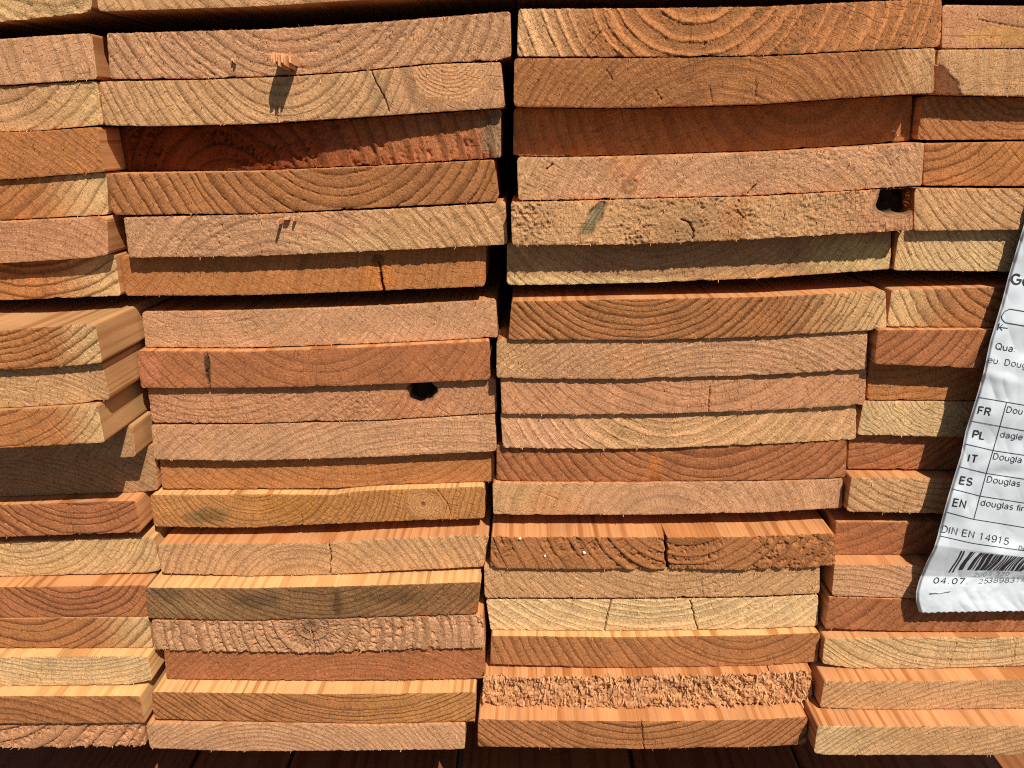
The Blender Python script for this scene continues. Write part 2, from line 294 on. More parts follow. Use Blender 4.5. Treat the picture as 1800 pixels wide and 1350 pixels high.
# look of each end: colour, sapwood (colour, from px, to px), pith (px), ring spacing px, late-wood contrast, ridge, groove, fuzz, torn (mm), dry checks
def K(c, pith, per, con=.35, rd=.12, gr=.12, fz=.3, tn=0., sap=None, chk=5, cr=(), kn=(), st=(), side='org', wp=1.0, gt=0., lab=''):
    return dict(c=c, pith=pith, per=per, con=con, rd=rd, gr=gr, fz=fz, tn=tn, sap=sap, chk=chk, cr=cr, kn=kn, st=st, side=side, wp=wp, gt=gt, lab=lab)
LOOK = dict(
L0=K('yel',(60,-160),22,.3,.3,.3,.9,.9,gt=.5,lab='rough sawn yellowish board end cut off by the top left corner'),
L1=K('pink',(-420,250),27,.22,.1,.1,.5,lab='pinkish tan board end with steep ring lines'),
L2=K('tan',(-70,-10),26,.3,.35,.25,.6,.3,sap=('yel',60,170),lab='board end with yellow ridged sapwood corner'),
L3=K('org',(-60,520),12,.22,.05,.06,.3,lab='smooth orange brown board end with exposed right side'),
L4=K('org',(-160,120),20,.35,.12,.12,.2,sap=('yel',40,180),lab='half shaded board end with yellow lower right'),
L5=K('pkr',(60,700),15,.2,.1,.12,.4,lab='pinkish board end with rounded lower right corner'),
L6=K('org',(20,250),19,.45,.2,.15,.25,sap=('yel',60,200),lab='golden board end shaded along its upper half'),
L7=K('org',(-60,380),14,.5,-.1,.45,.4,.2,sap=('yel',70,170),side='dull',lab='protruding board end with grooved rings and long yellow side'),
L8=K('tan',(40,1000),9,.25,.1,.12,.4,side='dull',lab='fine ringed tan board end under the most protruding ridged one'),
L9=K('org',(-90,560),16,.35,.05,.3,.3,sap=('yel',90,175),side='dull',lab='protruding golden board end with diagonal rings over a deep shadow'),
L10=K('dun',(-100,600),12,.2,.1,.1,.4,side='dull',lab='board end lost in deep shadow with a lit side sliver'),
L11=K('dun',(60,1150),9,.25,.15,.2,.5,side='org',lab='mostly shaded rough board end with lit right tip'),
L12=K('red',(122,770),13,.45,-.05,.4,.3,chk=3,cr=[([(119,888),(122,905),(125,925),(128,940)],1.7,2.0)],lab='reddish brown board end with dark curved rings and a crack'),
L13=K('yel',(20,850),11,.3,.2,.2,.5,sap=('yel',0,200),side='tan',lab='pale yellow board end with a shaded upper edge'),
L14=K('red',(112,950),13,.42,.02,.2,.25,wp=1.8,side='org',lab='reddish brown smooth board end with wavy rings and lit top'),
L15=K('brn',(10,940),15,.5,.05,.22,.25,sap=('yel',150,262),lab='brown board end fading to yellow on the right'),
L16=K('pale',(60,860),8,.25,.18,.15,.5,side='yel',lab='pale cream fine ringed board end with yellow top'),
L17=K('brn',(40,1480),13,.4,.02,.12,.2,side='yel',cr=[([(100,1228),(100,1272)],.6,1.5)],lab='brown board end with bright striped top surface'),
L18=K('pkr',(-60,1150),24,.3,.5,.4,.7,1.6,lab='torn pink board end at the bottom left'),
A0=K('tan',(560,-260),20,.3,.1,.1,.4,lab='uppermost board, only its lower edge and shaded underside showing'),
A1=K('pink',(500,-110),20,.33,.2,.22,.85,.3,gt=.15,cr=[([(487,60),(490,90)],.7,1.5)],lab='pinkish tan board end with a big splinter sticking out'),
A2=K('tan',(488,60),17,.33,.2,.18,.5,sap=('pink',620,760),cr=[([(652,125),(664,152),(674,172),(684,195)],1.6,3.),([(487,190),(487,218)],1.0,3.),([(775,124),(780,160)],.7,1.5)],kn=[(790,84,95,6.5,'swirl')],st=[(660,160,24,45,(150,120,86),.5)],lab='tan board end with a pale knot swirl and slanting crack'),
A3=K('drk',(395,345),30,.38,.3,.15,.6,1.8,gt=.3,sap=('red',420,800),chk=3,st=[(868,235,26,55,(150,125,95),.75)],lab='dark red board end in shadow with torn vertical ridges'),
A4=K('brn',(590,170),19,.42,-.04,.5,.35,.1,chk=6,lab='brown board end with dark dotted curved rings'),
A5=K('pink',(500,590),22,.28,.25,.25,.7,.3,sap=('tan',600,700),cr=[([(457,430),(459,452)],.8,2)],st=[(600,430,140,22,(214,180,124),.25)],lab='pinkish board end with arched rings and a small splinter'),
A6=K('org',(90,330),14,.18,.05,.08,.3,chk=8,cr=[([(665,462),(668,482)],2.4,6.),([(668,482),(674,513)],4.2,9.)],kn=[(664,458,11,3,'dark')],st=[(665,495,40,40,(205,125,60),.6)],lab='orange brown board end with a small knot split open downwards'),
A7=K('pink',(330,330),13,.16,.08,.15,.55,.1,chk=7,lab='pink board end with a sunlit notch in its upper shadow'),
A8=K('red',(540,440),20,.22,.02,.15,.3,chk=4,cr=[([(362,616),(367,640),(363,655),(368,682)],2.2,2.5)],st=[(365,650,6,38,(70,50,34),.9),(265,650,30,30,(205,130,95),.6)],lab='reddish board end with a resinous dark crack near its left'),
A9=K('pkr',(350,440),14,.22,.12,.15,.65,.15,gt=.6,chk=4,kn=[(741,690,23,4,'hole')],st=[(730,715,70,45,(190,120,80),.7)],lab='pink board end with a black knot hole'),
A10=K('pink',(800,1250),13,.24,.15,.22,.5,chk=4,lab='pale pink board end with diagonal rings and bright upper edge'),
A11=K('org',(600,560),13,.18,.02,.1,.3,chk=6,lab='orange brown board end shaded along its whole upper half'),
A12=K('olive',(440,800),9,.35,.15,.2,.5,.2,chk=4,kn=[(744,886,30,5,'swirl'),(744,886,4,2,'dark')],cr=[([(768,860),(785,885),(793,908)],1.2,2.5),([(531,905),(530,927)],1.2,3)],st=[(365,905,50,20,(105,88,50),.65),(520,890,120,30,(190,125,55),.5)],side='yel',lab='yellow brown board end with a ringed knot and greenish stain'),
A13=K('tan',(540,1080),14,.3,.15,.22,.45,chk=8,cr=[([(578,954),(581,975),(580,990),(579,1011)],1.7,6.)],lab='tan board end with arched rings split by a vertical crack'),
A14=K('gry',(540,850),11,.35,.2,.25,.7,.15,sap=('brn',560,1250),chk=3,side='yel',cr=[([(508,1040),(508,1088)],.9,2)],st=[(593,1060,10,28,(70,48,34),.6),(840,1070,14,14,(170,100,50),.8),(450,1056,55,18,(84,66,46),.6),(340,1070,60,16,(156,122,82),.45),(700,1050,80,14,(104,76,50),.5),(290,1045,40,12,(98,78,54),.5)],lab='weathered dark grey board end under a bright striped top'),
A15=K('pink',(546,1098),21,.28,.35,.3,.8,1.5,gt=.4,chk=2,cr=[([(546,1105),(550,1125),(553,1148)],1.6,4)],st=[(546,1098,10,8,(120,104,88),.6)],lab='torn pinkish board end with the tree centre and a crack'),
A16=K('red',(650,1420),10,.25,.1,.25,.45,.25,chk=0,lab='reddish board end with short torn flecks'),
A17=K('brn',(610,960),9,.5,.04,.15,.25,chk=1,sap=('olive',520,760),side='yel',lab='olive brown board end with dense curved rings and bright top'),
A18=K('pink',(470,1440),9,.24,.15,.14,.4,chk=2,lab='pale tan board end, lowest above the dark gap'),
B0=K('tan',(1300,-200),18,lab='board above the frame edge, only its shaded underside showing'),
B1=K('brn',(1232,-70),26,-.3,.5,.1,.75,.25,sap=('tan',1080,930),chk=2,cr=[([(1226,12),(1224,42)],1.3,3),([(1215,44),(1212,78)],1.4,3),([(1240,75),(1238,95)],1.,3),([(1296,80),(1297,98)],1.,3),([(1060,53),(1040,75),(1027,98)],1.,3)],lab='board end with bold pale U shaped ring ridges'),
B2=K('brn',(1255,350),14,.32,.16,.25,.6,.1,chk=9,cr=[([(1247,150),(1251,182)],1.2,3),([(1318,105),(1316,125)],1.,2),([(1330,140),(1326,178)],1.1,3),([(1066,122),(1077,140)],1.2,2.5),([(1153,158),(1164,175)],1.4,2.5)],sap=('tan',1500,1640),lab='brown board end with short dark checks below the bold ringed one'),
B3=K('brn',(1420,110),26,.2,.05,.08,.35,chk=14,lab='fully shaded smooth board end with one lit corner'),
B4=K('tan',(1330,500),22,.2,.12,.15,.7,.2,gt=.5,sap=('pink',920,1000),chk=9,st=[(1105,285,45,55,(205,140,95),.8),(1105,330,14,18,(150,110,75),.6)],cr=[([(960,298),(972,288)],2,3),([(1315,340),(1330,325)],2.2,4)],lab='pale tan board end speckled with dark pits'),
B5=K('tan',(1210,400),24,.10,.04,.05,1.2,.25,gt=1.7,chk=0,sap=('pkr',1400,1600),kn=[(1043,385,24,4,'bark'),(1578,350,31,5,'hole')],cr=[([(1198,386),(1212,391),(1220,405),(1217,420)],2.0,3)],st=[(1290,390,28,60,(200,135,88),.7)],lab='very fuzzy board end with grey bark pocket and black corner hole'),
B6=K('dun',(1165,220),13,.22,.12,.15,.5,sap=('tan',1100,900),chk=5,st=[(1520,455,120,40,(214,178,120),.8),(1000,500,300,18,(216,180,124),.9),(1400,490,200,18,(210,150,95),.8)],lab='shaded greyish board end lit only along its lower edge'),  # pale st patches put the sunlit lower strip into the colour
B7=K('brn',(1125,370),12,.5,-.05,.4,.3,.05,sap=('yel',1360,1560),chk=4,lab='brown board end with crisp dark U rings, yellow right end'),
B8=K('pink',(1250,960),11,.28,.18,.22,.6,.2,sap=('tan',1000,880),chk=3,st=[(1110,640,60,50,(205,145,98),.6)],lab='pink board end with a smooth patch between diagonal and flat rings'),
B9=K('pkr',(1235,440),16,.2,.12,.12,.5,chk=3,cr=[([(1247,680),(1245,723)],1.6,3)],lab='pinkish board end with a fuzzy upper edge and fine crack'),
B10=K('pink',(1185,600),18,-.16,.32,.15,.55,.1,sap=('tan',1000,1120),chk=8,lab='tan board end with broad pale U rings'),
B11=K('red',(1260,620),17,.35,-.02,.3,.35,chk=2,kn=[(1150,832,26,4,'flame')],lab='reddish board end with an orange flame shaped knot'),
B12=K('pink',(1170,960),20,.2,.05,.08,.35,chk=2,st=[(975,890,60,40,(205,140,90),.6)],sap=('tan',1050,950),lab='smooth pale pink board end with arched grey rings'),
B13=K('brn',(1215,850),22,.3,.25,.2,.6,1.4,chk=2,cr=[([(1169,944),(1172,965),(1171,980),(1176,1003)],3.0,30.)],side='org',lab='torn brown board split in two by a deep crack'),
B14=K('tan',(1190,830),15,.22,.1,.15,.8,.2,chk=4,cr=[([(1234,1015),(1235,1048)],1.1,3)],lab='tan board end with bristling fibres on its upper edge'),
B15=K('pale',(1150,780),14,-.15,.28,.16,.5,chk=2,cr=[([(1075,1055),(1069,1075),(1063,1108)],1.7,5),([(1213,1056),(1218,1078),(1226,1107)],1.6,5),([(1009,1056),(1000,1078)],1.,3)],st=[(1150,1075,120,16,(176,150,104),.4)],side='org',lab='pale yellow board end with curved ridges and two cracks'),
B16=K('brn',(1310,1010),15,.35,.02,.2,.25,chk=3,cr=[([(1263,1145),(1261,1172)],.8,2)],side='yel',lab='smooth brown board end, vertical rings curving flat to the right'),
B17=K('rag',(1130,1330),24,.15,.2,.2,1.6,2.2,gt=.6,chk=0,side='org',lab='very ragged splintered board end'),
B18=K('brn',(1130,1060),11,.5,.03,.28,.25,chk=2,cr=[([(1128,1266),(1129,1290),(1132,1316)],1.6,3)],lab='brown board end with dark U rings at the bottom of the stack'),
C0=K('tan',(1800,-200),18,lab='board above the frame at the top right corner'),
C1=K('pkr',(1775,62),30,.12,.02,.05,.25,chk=0,cr=[([(1720,34),(1760,42),(1800,49)],1.0,2)],st=[(1760,62,70,18,(220,160,90),.6)],lab='smooth orange pink board end with oval grain and thin crack'),
C2=K('tan',(1480,170),26,.2,.08,.1,.45,chk=2,kn=[(1648,170,46,9,'wane')],lab='tan board end with upright rings and a dark triangular lower corner'),
C3=K('brn',(1830,60),12,.3,.05,.12,.4,chk=1,lab='shaded board end behind a narrow upright gap'),
C4=K('org',(1640,110),15,.38,.02,.22,.3,chk=1,lab='orange brown board end with slanting rings near the upper right edge'),
C5=K('tan',(1960,120),15,.3,.08,.25,.45,chk=4,lab='tan board end with diagonal rings beside the black corner hole'),
C6=K('pale',(1930,250),11,.26,.15,.25,.5,chk=6,sap=('yel',1640,1570),lab='pale yellow board end beside the top of the paper label'),
C7=K('brn',(1830,390),20,.42,.04,.25,.3,sap=('yel',1680,1570),chk=1,lab='brown and yellow board end with wide slanting rings'),
C8=K('red',(1470,460),19,.4,.02,.22,.35,chk=1,lab='reddish board end with wide slanting rings left of label'),
C9=K('org',(1600,300),14,.2,.05,.1,.4,chk=3,lab='board end in deep shadow with a narrow lit orange strip'),
C10=K('pale',(1800,520),8,.28,.18,.2,.5,wp=3.5,chk=0,lab='pale yellow board end with zigzag rings'),
C11=K('red',(1490,560),14,.36,.02,.25,.35,chk=0,lab='reddish board end below the zigzag yellow one'),
C12=K('tan',(1720,620),13,.3,.12,.2,.55,chk=3,cr=[([(1600,862),(1592,880),(1586,900)],1.3,3)],lab='tan brown board end with a crack beside the label'),
C13=K('red',(1440,720),20,.28,.02,.15,.35,chk=3,lab='reddish orange board end with a shaded upper band'),
C14=K('pink',(1440,1290),10,.3,.12,.12,.4,chk=1,lab='pinkish brown fine ringed board end at the label corner'),
C15=K('red',(1370,930),19,.3,.02,.2,.4,.05,chk=2,lab='red brown board end shaded by the label bottom'),
C16=K('pale',(1760,830),11,.35,.2,.18,.5,sap=('yel',1560,1450),chk=3,cr=[([(1682,1130),(1675,1150),(1668,1172)],1.,3),([(1787,1120),(1784,1150),(1779,1170)],1.2,3)],side='org',lab='pale yellow board end with flat rings at the lower right'),
C17=K('tan',(1760,1560),10,.3,.12,.22,.5,chk=2,side='org',lab='tan brown fine ringed board end, second from the bottom right'),
C18=K('pale',(1850,1720),9,.3,.08,.15,.4,chk=0,sap=('tan',1440,1600),side='org',lab='protruding tan board end with wide striped top, bottom right'),
)

# ------------------------------------------------------------------ the boards
BW = 0.2435
BOARD_LEN = 2.4
STEP_X, STEP_Z = 0.00052, 0.00062
COL_PHRASE = dict(L='first column from the left', A='second column, left of the narrow dark gap',
                  B='third column, right of the narrow dark gap', C='rightmost column')
P.update(
 L0=([(0,-45),(161,-62)],[(0,38),(102,28),(161,20)]),
 A0=([(163,-62),(904,-98)],[(163,20),(460,11),(600,2),(904,-14)]),
 B0=([(906,-95),(1657,-112)],[(906,-11),(1657,-28)]),
 C0=([(1658,-100),(1800,-100)],[(1658,-18),(1800,-17)]))
def depth_pair(n):
    d = DEP[n]; d = d if isinstance(d, tuple) else (d, d)
    return d[0] / 1000, d[1] / 1000
def face_point(n, px, py):
    """pixel -> (X, Z) on the end plane of board n"""
    dl, dr = depth_pair(n); t, b = P[n]
    f = np.clip((np.asarray(px, float) - t[0][0]) / (t[-1][0] - t[0][0]), 0, 1)
    p = unproject(px, py, dl + (dr - dl) * f)
    return p[..., 0], p[..., 2]
CURVE = {}
def curves(n):
    t, b = P[n]
    ta = np.array(t, float); ba = np.array(b, float)
    T = np.stack(face_point(n, ta[:, 0], ta[:, 1]), -1); B = np.stack(face_point(n, ba[:, 0], ba[:, 1]), -1)
    c, i = n[0], int(n[1:])
    if c == 'L':
        T = np.vstack([[T[-1, 0] - BW, T[0, 1] + .15 * (T[0, 1] - T[-1, 1])], T]); B = np.vstack([[B[-1, 0] - BW, B[0, 1] + .15 * (B[0, 1] - B[-1, 1])], B])
    if c == 'C':
        T = np.vstack([T, [T[0, 0] + BW, T[-1, 1]]]); B = np.vstack([B, [B[0, 0] + BW, B[-1, 1]]])
    up = f'{c}{i-1}'
    if i > 1 and up in CURVE:
        UB = CURVE[up][1]
        xs = np.unique(np.concatenate([T[:, 0], UB[(UB[:, 0] > T[0, 0]) & (UB[:, 0] < T[-1, 0]), 0]]))
        z = np.interp(xs, T[:, 0], T[:, 1]); zu = np.interp(xs, UB[:, 0], UB[:, 1]) - 0.00035
        z = zu if n in OVER else np.minimum(z, zu)
        T = np.stack([xs, z], -1)
    # keep neighbouring columns apart
    nb = {'A': 'L', 'C': 'B', 'B': 'A'}.get(c)
    if nb and f'{nb}{i}' in CURVE:
        xr = max(CURVE[f'{nb}{i}'][0][-1, 0], CURVE[f'{nb}{i}'][1][-1, 0]) + 0.0007
        T[:, 0] = np.maximum(T[:, 0], xr + 1e-5 * np.arange(len(T))); B[:, 0] = np.maximum(B[:, 0], xr + 1e-5 * np.arange(len(B)))
    CURVE[n] = (T, B)
    return T, B

def smooth_curve(x, C, s=0.003):
    """curve z(x), slightly rounded at its control points"""
    z = 0
    for o, w in ((-1.5, .12), (-.75, .22), (0, .32), (.75, .22), (1.5, .12)):
        z = z + w * np.interp(x + o * s, C[:, 0], C[:, 1])
    return z

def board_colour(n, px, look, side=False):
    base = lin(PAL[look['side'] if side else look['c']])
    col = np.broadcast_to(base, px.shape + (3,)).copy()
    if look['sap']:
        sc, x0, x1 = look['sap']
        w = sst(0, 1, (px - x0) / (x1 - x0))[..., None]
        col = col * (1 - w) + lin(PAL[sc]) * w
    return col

def build_board(n, seed):
    rng = np.random.RandomState(seed)
    L = LOOK[n]; T, B = CURVE[n]
    xl, xr = min(T[0, 0], B[0, 0]), max(T[-1, 0], B[-1, 0])
    dl, dr = depth_pair(n)
    # samples across: fine where the photograph looks, coarse outside
    vis0, vis1 = -0.345 - .06 * (n[0] == 'L') * (int(n[1:]) > 8) , 0.345 + .02 * (n[0] == 'C') * (int(n[1:]) > 8)
    hidden = n[1:] == '0'
    xs, x = [], xl
    while x < xr:
        xs.append(x); x += STEP_X * (1.0 if vis0 < x < vis1 else 8) * (2 if hidden else 1)
    xs.append(xr)
    u = (np.array(xs) - xl) / (xr - xl); nu = len(u)
    nw = max(8, int(round(0.0262 / STEP_Z / (2 if hidden else 1)))) + 1
    w = np.linspace(0, 1, nw)
    xt = T[0, 0] + u * (T[-1, 0] - T[0, 0]); xb = B[0, 0] + u * (B[-1, 0] - B[0, 0])
    zt = smooth_curve(xt, T); zb = smooth_curve(xb, B)
    fz = L['fz'] + .6 * L['tn']
    jit = .00006 + .00013 * fz
    zt = zt + jit * (vn(xt * 1100, 0, seed + 1) + .6 * vn(xt * 350, 3, seed + 2)) - jit
    zb = zb + jit * (vn(xb * 1100, 9, seed + 3) + .8 * vn(xb * 350, 5, seed + 4)) + jit * .6
    # chipped spots on the lower arris
    for k in range(rng.randint(2, 6)):
        c0, wd = rng.uniform(xl, xr), rng.uniform(.0008, .004)
        zb = zb + rng.uniform(.0002, .0008) * np.exp(-((xb - c0) / wd) ** 2)
    for s0, s1, sg in ((xt - T[0, 0], T[-1, 0] - xt, -1), (xb - B[0, 0], B[-1, 0] - xb, 1)):
        for ss in (s0, s1):
            r = rng.uniform(.0012, .0026); q = np.clip(1 - ss / r, 0, 1)
            dz = sg * r * (1 - np.sqrt(np.maximum(0, 1 - q * q)))
            if sg < 0: zt = zt + dz
            else: zb = zb + dz
    W = w[:, None]
    X = xt[None] * (1 - W) + xb[None] * W
    Z = zt[None] * (1 - W) + zb[None] * W
    fr = np.clip((X - xl) / (xr - xl), 0, 1)
    Y = -(dl + (dr - dl) * fr)
    # pixel coordinates of the samples (only used to place knots, stains and tone along the board)
    t_, b_ = P[n]
    x3a, _ = face_point(n, 0.0, 675.0); x3b, _ = face_point(n, 1800.0, 675.0)
    ym = (t_[0][1] + b_[0][1] + t_[-1][1] + b_[-1][1]) / 4
    x3a, _ = face_point(n, 300.0, ym); x3b, _ = face_point(n, 1500.0, ym)
    PX = 300 + (X - x3a) * 1200 / (x3b - x3a)
    mm = 1000.0
    ppx = 1200 / (x3b - x3a) / mm            # photo px per mm at this depth
    pxx, pzz = face_point(n, *[float(v) for v in L['pith']])
    # --- annual rings
    ax, az = (X - pxx) * mm, (Z - pzz) * mm
    per = L['per'] / ppx
    r = np.hypot(ax, az)
    r = r + L['wp'] * (1.8 * vn(X * 17, Z * 22, seed + 35) + .9 * vn(X * 55, Z * 55, seed + 5) + .45 * vn(X * 160, Z * 160, seed + 6))
    hole = np.zeros_like(X); swirl = np.zeros_like(X); colmul = np.ones(X.shape + (3,))
    addh = np.zeros_like(X)
    knots = []
    for (kx, ky, kr, kp, kind) in L['kn']:
        cx, cz = face_point(n, float(kx), float(ky)); dk = np.hypot((X - cx) * mm, (Z - cz) * mm) * ppx
        knots.append((kx, ky, kr, kp, kind, cx, cz, dk))
        if kind in ('hole', 'dark', 'flame', 'bark'): r = r + 1.1 * kr / ppx * .35 * np.exp(-(dk / (kr * 1.4)) ** 2)
    q = r / per
    q = q + .45 * vn(q * .55, 7.3, seed + 7) + .2 * vn(q * 1.7, 2.1, seed + 8)
    con = np.full(X.shape, L['con'] * 1.22) * (1 + .25 * vn(q * .9, 1.2, seed + 9))
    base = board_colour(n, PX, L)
    tornmask = sst(-.25, .35, vn(X * 40, Z * 50, seed + 10) + .25) if L['tn'] > 0 else np.zeros_like(X)
    fzmap = L['fz'] * (.65 + .5 * vn(X * 45, Z * 60, seed + 11))
    for (kx, ky, kr, kp, kind, cx, cz, dk) in knots:
        an = np.arctan2(Z - cz, X - cx)
        wob = 1 + .10 * np.sin(an * 2 + seed) + .06 * np.sin(an * 3 + 1.3 * seed) + .05 * np.sin(an * 7 + seed)
        e = dk / (kr * wob)
        if kind == 'swirl':
            m = sst(1.15, .85, e)
            q = q * (1 - m) + (dk / kp + 40 + .22 * vn(X * 60, Z * 60, seed + 12)) * m; con = con * (1 - .45 * m)
            fzmap = fzmap * (1 - .7 * m); base = base * (1 - .5 * m[..., None]) + lin((205, 148, 98)) * .5 * m[..., None]
            tornmask = tornmask * (1 - m)
        elif kind == 'dark':
            m = sst(1.2, .8, e); base = base * (1 - .75 * m[..., None]) + lin((110, 60, 34)) * .75 * m[..., None]
            q = q * (1 - m) + (dk / kp + 40) * m; addh -= .6 * m
        elif kind == 'wane':
            m = sst(1.03, .93, e + .06 * vn(X * 500, Z * 500, seed + 36)); base = base * (1 - .9 * m[..., None]) + lin((116, 62, 34)) * .9 * m[..., None]
            addh -= .7 * m; con = con * (1 - m)
        elif kind == 'hole':
            m = sst(1.05, .9, e); rim = sst(1.3, 1.08, e) * (1 - sst(1.08, .95, e))
            hole = np.maximum(hole, np.maximum(m, rim)); addh -= 16 * m * (.92 + .08 * vn(X * 300, Z * 300, seed + 13)); addh -= .25 * rim
            base = base * (1 - .97 * m[..., None]) + lin((30, 29, 27)) * .97 * m[..., None]  # near-black interior: the shade of the hole's depth put into the colour
            base = base * (1 - .55 * rim[..., None]) + lin((88, 66, 44)) * .55 * rim[..., None]
            halo = np.exp(-((e - 1) / .6) ** 2) * (1 - m); fzmap = fzmap * (1 - .8 * halo); tornmask = tornmask * (1 - halo)
        elif kind == 'bark':
            # slanted pocket of grey bark
            a = math.radians(60); lx, lz = (X - cx) * mm * ppx, (Z - cz) * mm * ppx
            s, tt = lx * math.cos(a) + lz * math.sin(a), -lx * math.sin(a) + lz * math.cos(a)
            e2 = np.hypot(s / 38, tt / (11 + 2 * np.sin(s * .2))); m = sst(1.05, .85, e2)
            strk = vn(tt * .5, s * .05, seed + 14)
            base = base * (1 - .9 * m[..., None]) + (lin((132, 116, 84)) * (1 + .55 * strk)[..., None]) * .9 * m[..., None]
            rim = sst(1.35, 1.1, e2) * (1 - m); base = base * (1 - .55 * rim[..., None]) + lin((120, 78, 44)) * .55 * rim[..., None]
            addh += m * (-1.3 + .7 * strk); halo = np.exp(-(e2 / 1.9) ** 2); fzmap = fzmap * (1 - .85 * halo); tornmask = tornmask * (1 - halo)
        elif kind == 'flame':
            lx, lz = (X - cx) * mm * ppx, (Z - cz) * mm * ppx
            e2 = np.abs(lx) / (16 - lz * .22).clip(3, 40); m = sst(1.25, .4, e2) * sst(70, 20, lz)
            base = base * (1 - .45 * m[..., None]) + lin((188, 110, 52)) * .45 * m[..., None]
            core = sst(1.0, .3, e2) * sst(6, -12, lz); base = base * (1 - .6 * core[..., None]) + lin((140, 70, 30)) * .6 * core[..., None]
            con = con * (1 - .6 * m)
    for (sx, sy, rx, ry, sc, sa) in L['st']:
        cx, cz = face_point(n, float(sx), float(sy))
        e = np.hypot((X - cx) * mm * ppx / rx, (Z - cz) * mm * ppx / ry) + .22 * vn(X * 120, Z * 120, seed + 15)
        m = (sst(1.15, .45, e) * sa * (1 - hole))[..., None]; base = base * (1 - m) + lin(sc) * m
    # --- relief of the sawn face, mm
    ph = q - np.floor(q)
    late = sst(.5, .85, ph) * (1 - sst(.96, 1.0, ph))
    line = np.exp(-((ph - .97) / .07) ** 2) + np.exp(-((ph + .03) / .07) ** 2)
    brk = sst(-.4, .5, vn(X * 200, Z * 200, seed + 16) + .1) * sst(-.5, .45, vn(X * 780, Z * 780, seed + 30))
    h = 1.25 * L['rd'] * (late * 1.2 - .3) * (.55 + .7 * brk) - L['gr'] * line * (.15 + 2.1 * brk)
    arcm = np.arctan2(az, ax) * np.median(r)
    g1 = .75 * vn(arcm * .62, r * 1.5, seed + 17) + .35 * vn(X * 950, Z * 950, seed + 17)
    g2 = vn(arcm * .26, r * .85, seed + 18); rugged = fzmap * (.5 + 1.4 * sst(-.3, .5, vn(X * 110, Z * 110, seed + 34)))
    h = h + rugged * (.36 * g1 + .30 * g2 - .3 * np.clip(g2 + g1 - .45, 0, 1) * 2) * (1.25 - .85 * late) + .05 * g1
    if L['gt']:
        gm = L['gt'] * (.4 + .6 * sst(-.3, .4, vn(X * 60, Z * 60, seed + 31) + .15)) * np.clip(fzmap / max(L['fz'], .01), 0, 1.2)
        h = h + gm * (.5 * vn(X * 900, Z * 900, seed + 39) + .55 * vn(X * 560, Z * 560, seed + 32) + .2 * vn(X * 260, Z * 260, seed + 33))
    sa = rng.uniform(.4, 1.2) * rng.choice([-1, 1])
    cc = X * math.cos(sa) + Z * math.sin(sa)
    h = h + .045 * vn(cc * 1000, Z * 30, seed + 19) + .05 * vn(cc * 260, Z * 20, seed + 20)
    h = h + .25 * vn(X * 30, Z * 30, seed + 21)
    if L['tn'] > 0:
        early = 1 - late
        pit = np.clip(vn(arcm * .42, r * .35, seed + 22) + .5 * vn(arcm * 1.1, r * .7, seed + 23) + .1, 0, 1.2)
        h = h - L['tn'] * tornmask * early * (.25 + 1.2 * pit)
        if L['tn'] > 2:
            xw = X + .0006 * vn(X * 300, Z * 300, seed + 37) + .12 * (Z - zt.mean()); zw = Z + .0012 * vn(X * 250, Z * 250, seed + 38)
            ch = hsh(np.floor(xw * 800), np.floor(zw * 150 + 3 * hsh(np.floor(xw * 800), 0 * X, seed)), seed + 24)
            ch2 = hsh(np.floor(xw * 210), np.floor(zw * 150), seed + 25)
            h = h + 1.5 * (ch - .6) + 2.4 * (ch2 - .6) + .5 * vn(X * 700, Z * 500, seed + 40)
    h = h + addh
    # --- cracks: the drawn ones, then short radial drying checks
    lines = []
    for (pts, wd, dep) in L['cr']:
        pp = [tuple(float(v) for v in face_point(n, float(a), float(b))) for a, b in pts]
        for i in range(len(pp) - 1): lines.append((pp[i], pp[i + 1], wd / ppx * (.34 if wd < 1.55 else .5), dep * (.6 if wd < 1.55 else 1), False))
    zlo, zhi = Z.min(), Z.max()
    for k in range((L['chk'] + 1) // 2):
        x0 = rng.uniform(max(xl, vis0), min(xr, vis1)); z0 = rng.uniform(zlo, zhi)
        dx, dz = x0 - pxx, z0 - pzz; dd = math.hypot(dx, dz) + 1e-9
        ln = rng.uniform(.003, .011); dx, dz = dx / dd * ln, dz / dd * ln
        lines.append(((x0 - dx, z0 - dz), (x0 + dx, z0 + dz), rng.uniform(.18, .28), rng.uniform(.3, .8), True))
    crackm = np.zeros_like(X)
    wx = X + .0006 * vn(Z * 330, X * 90, seed + 26) + .0003 * vn(Z * 1200, X * 90, seed + 27)
    for (p0, p1, wd, dep, taper) in lines:
        lo, hi = min(p0[0], p1[0]) - .005, max(p0[0], p1[0]) + .005
        ii = np.where((xt > lo - .004) & (xt < hi + .004))[0]
        if not len(ii): continue
        sl = slice(ii[0], ii[-1] + 1)
        ds, tt = seg_dist(wx[:, sl], Z[:, sl], p0, p1)
        ww = max(wd, .24) * (np.sin(np.pi * np.clip(tt, .02, .98)) ** .5 if taper else 1)
        m = np.exp(-(ds * mm / ww) ** 2)
        h[:, sl] -= dep * m
        crackm[:, sl] = np.maximum(crackm[:, sl], m)
    # worn arris
    eb = np.minimum.reduce([W * (Z[0:1] - Z[-1:]) + 0 * X, (1 - W) * (Z[0:1] - Z[-1:]) + 0 * X, X - X[:, :1], X[:, -1:] - X]) * mm
    h = h - (.22 + .2 * vn(X * 500, Z * 500, seed + 28)) * np.exp(-eb / .35)
    if L['tn'] > 2: h = h + 1.6 * (eb < .5) * vn(X * 900, Z * 400, seed + 29)
    Yd = Y - h / mm
    loc = np.array([(xl + xr) / 2, -(dl + dr) / 2, float((zt.mean() + zb.mean()) / 2)])
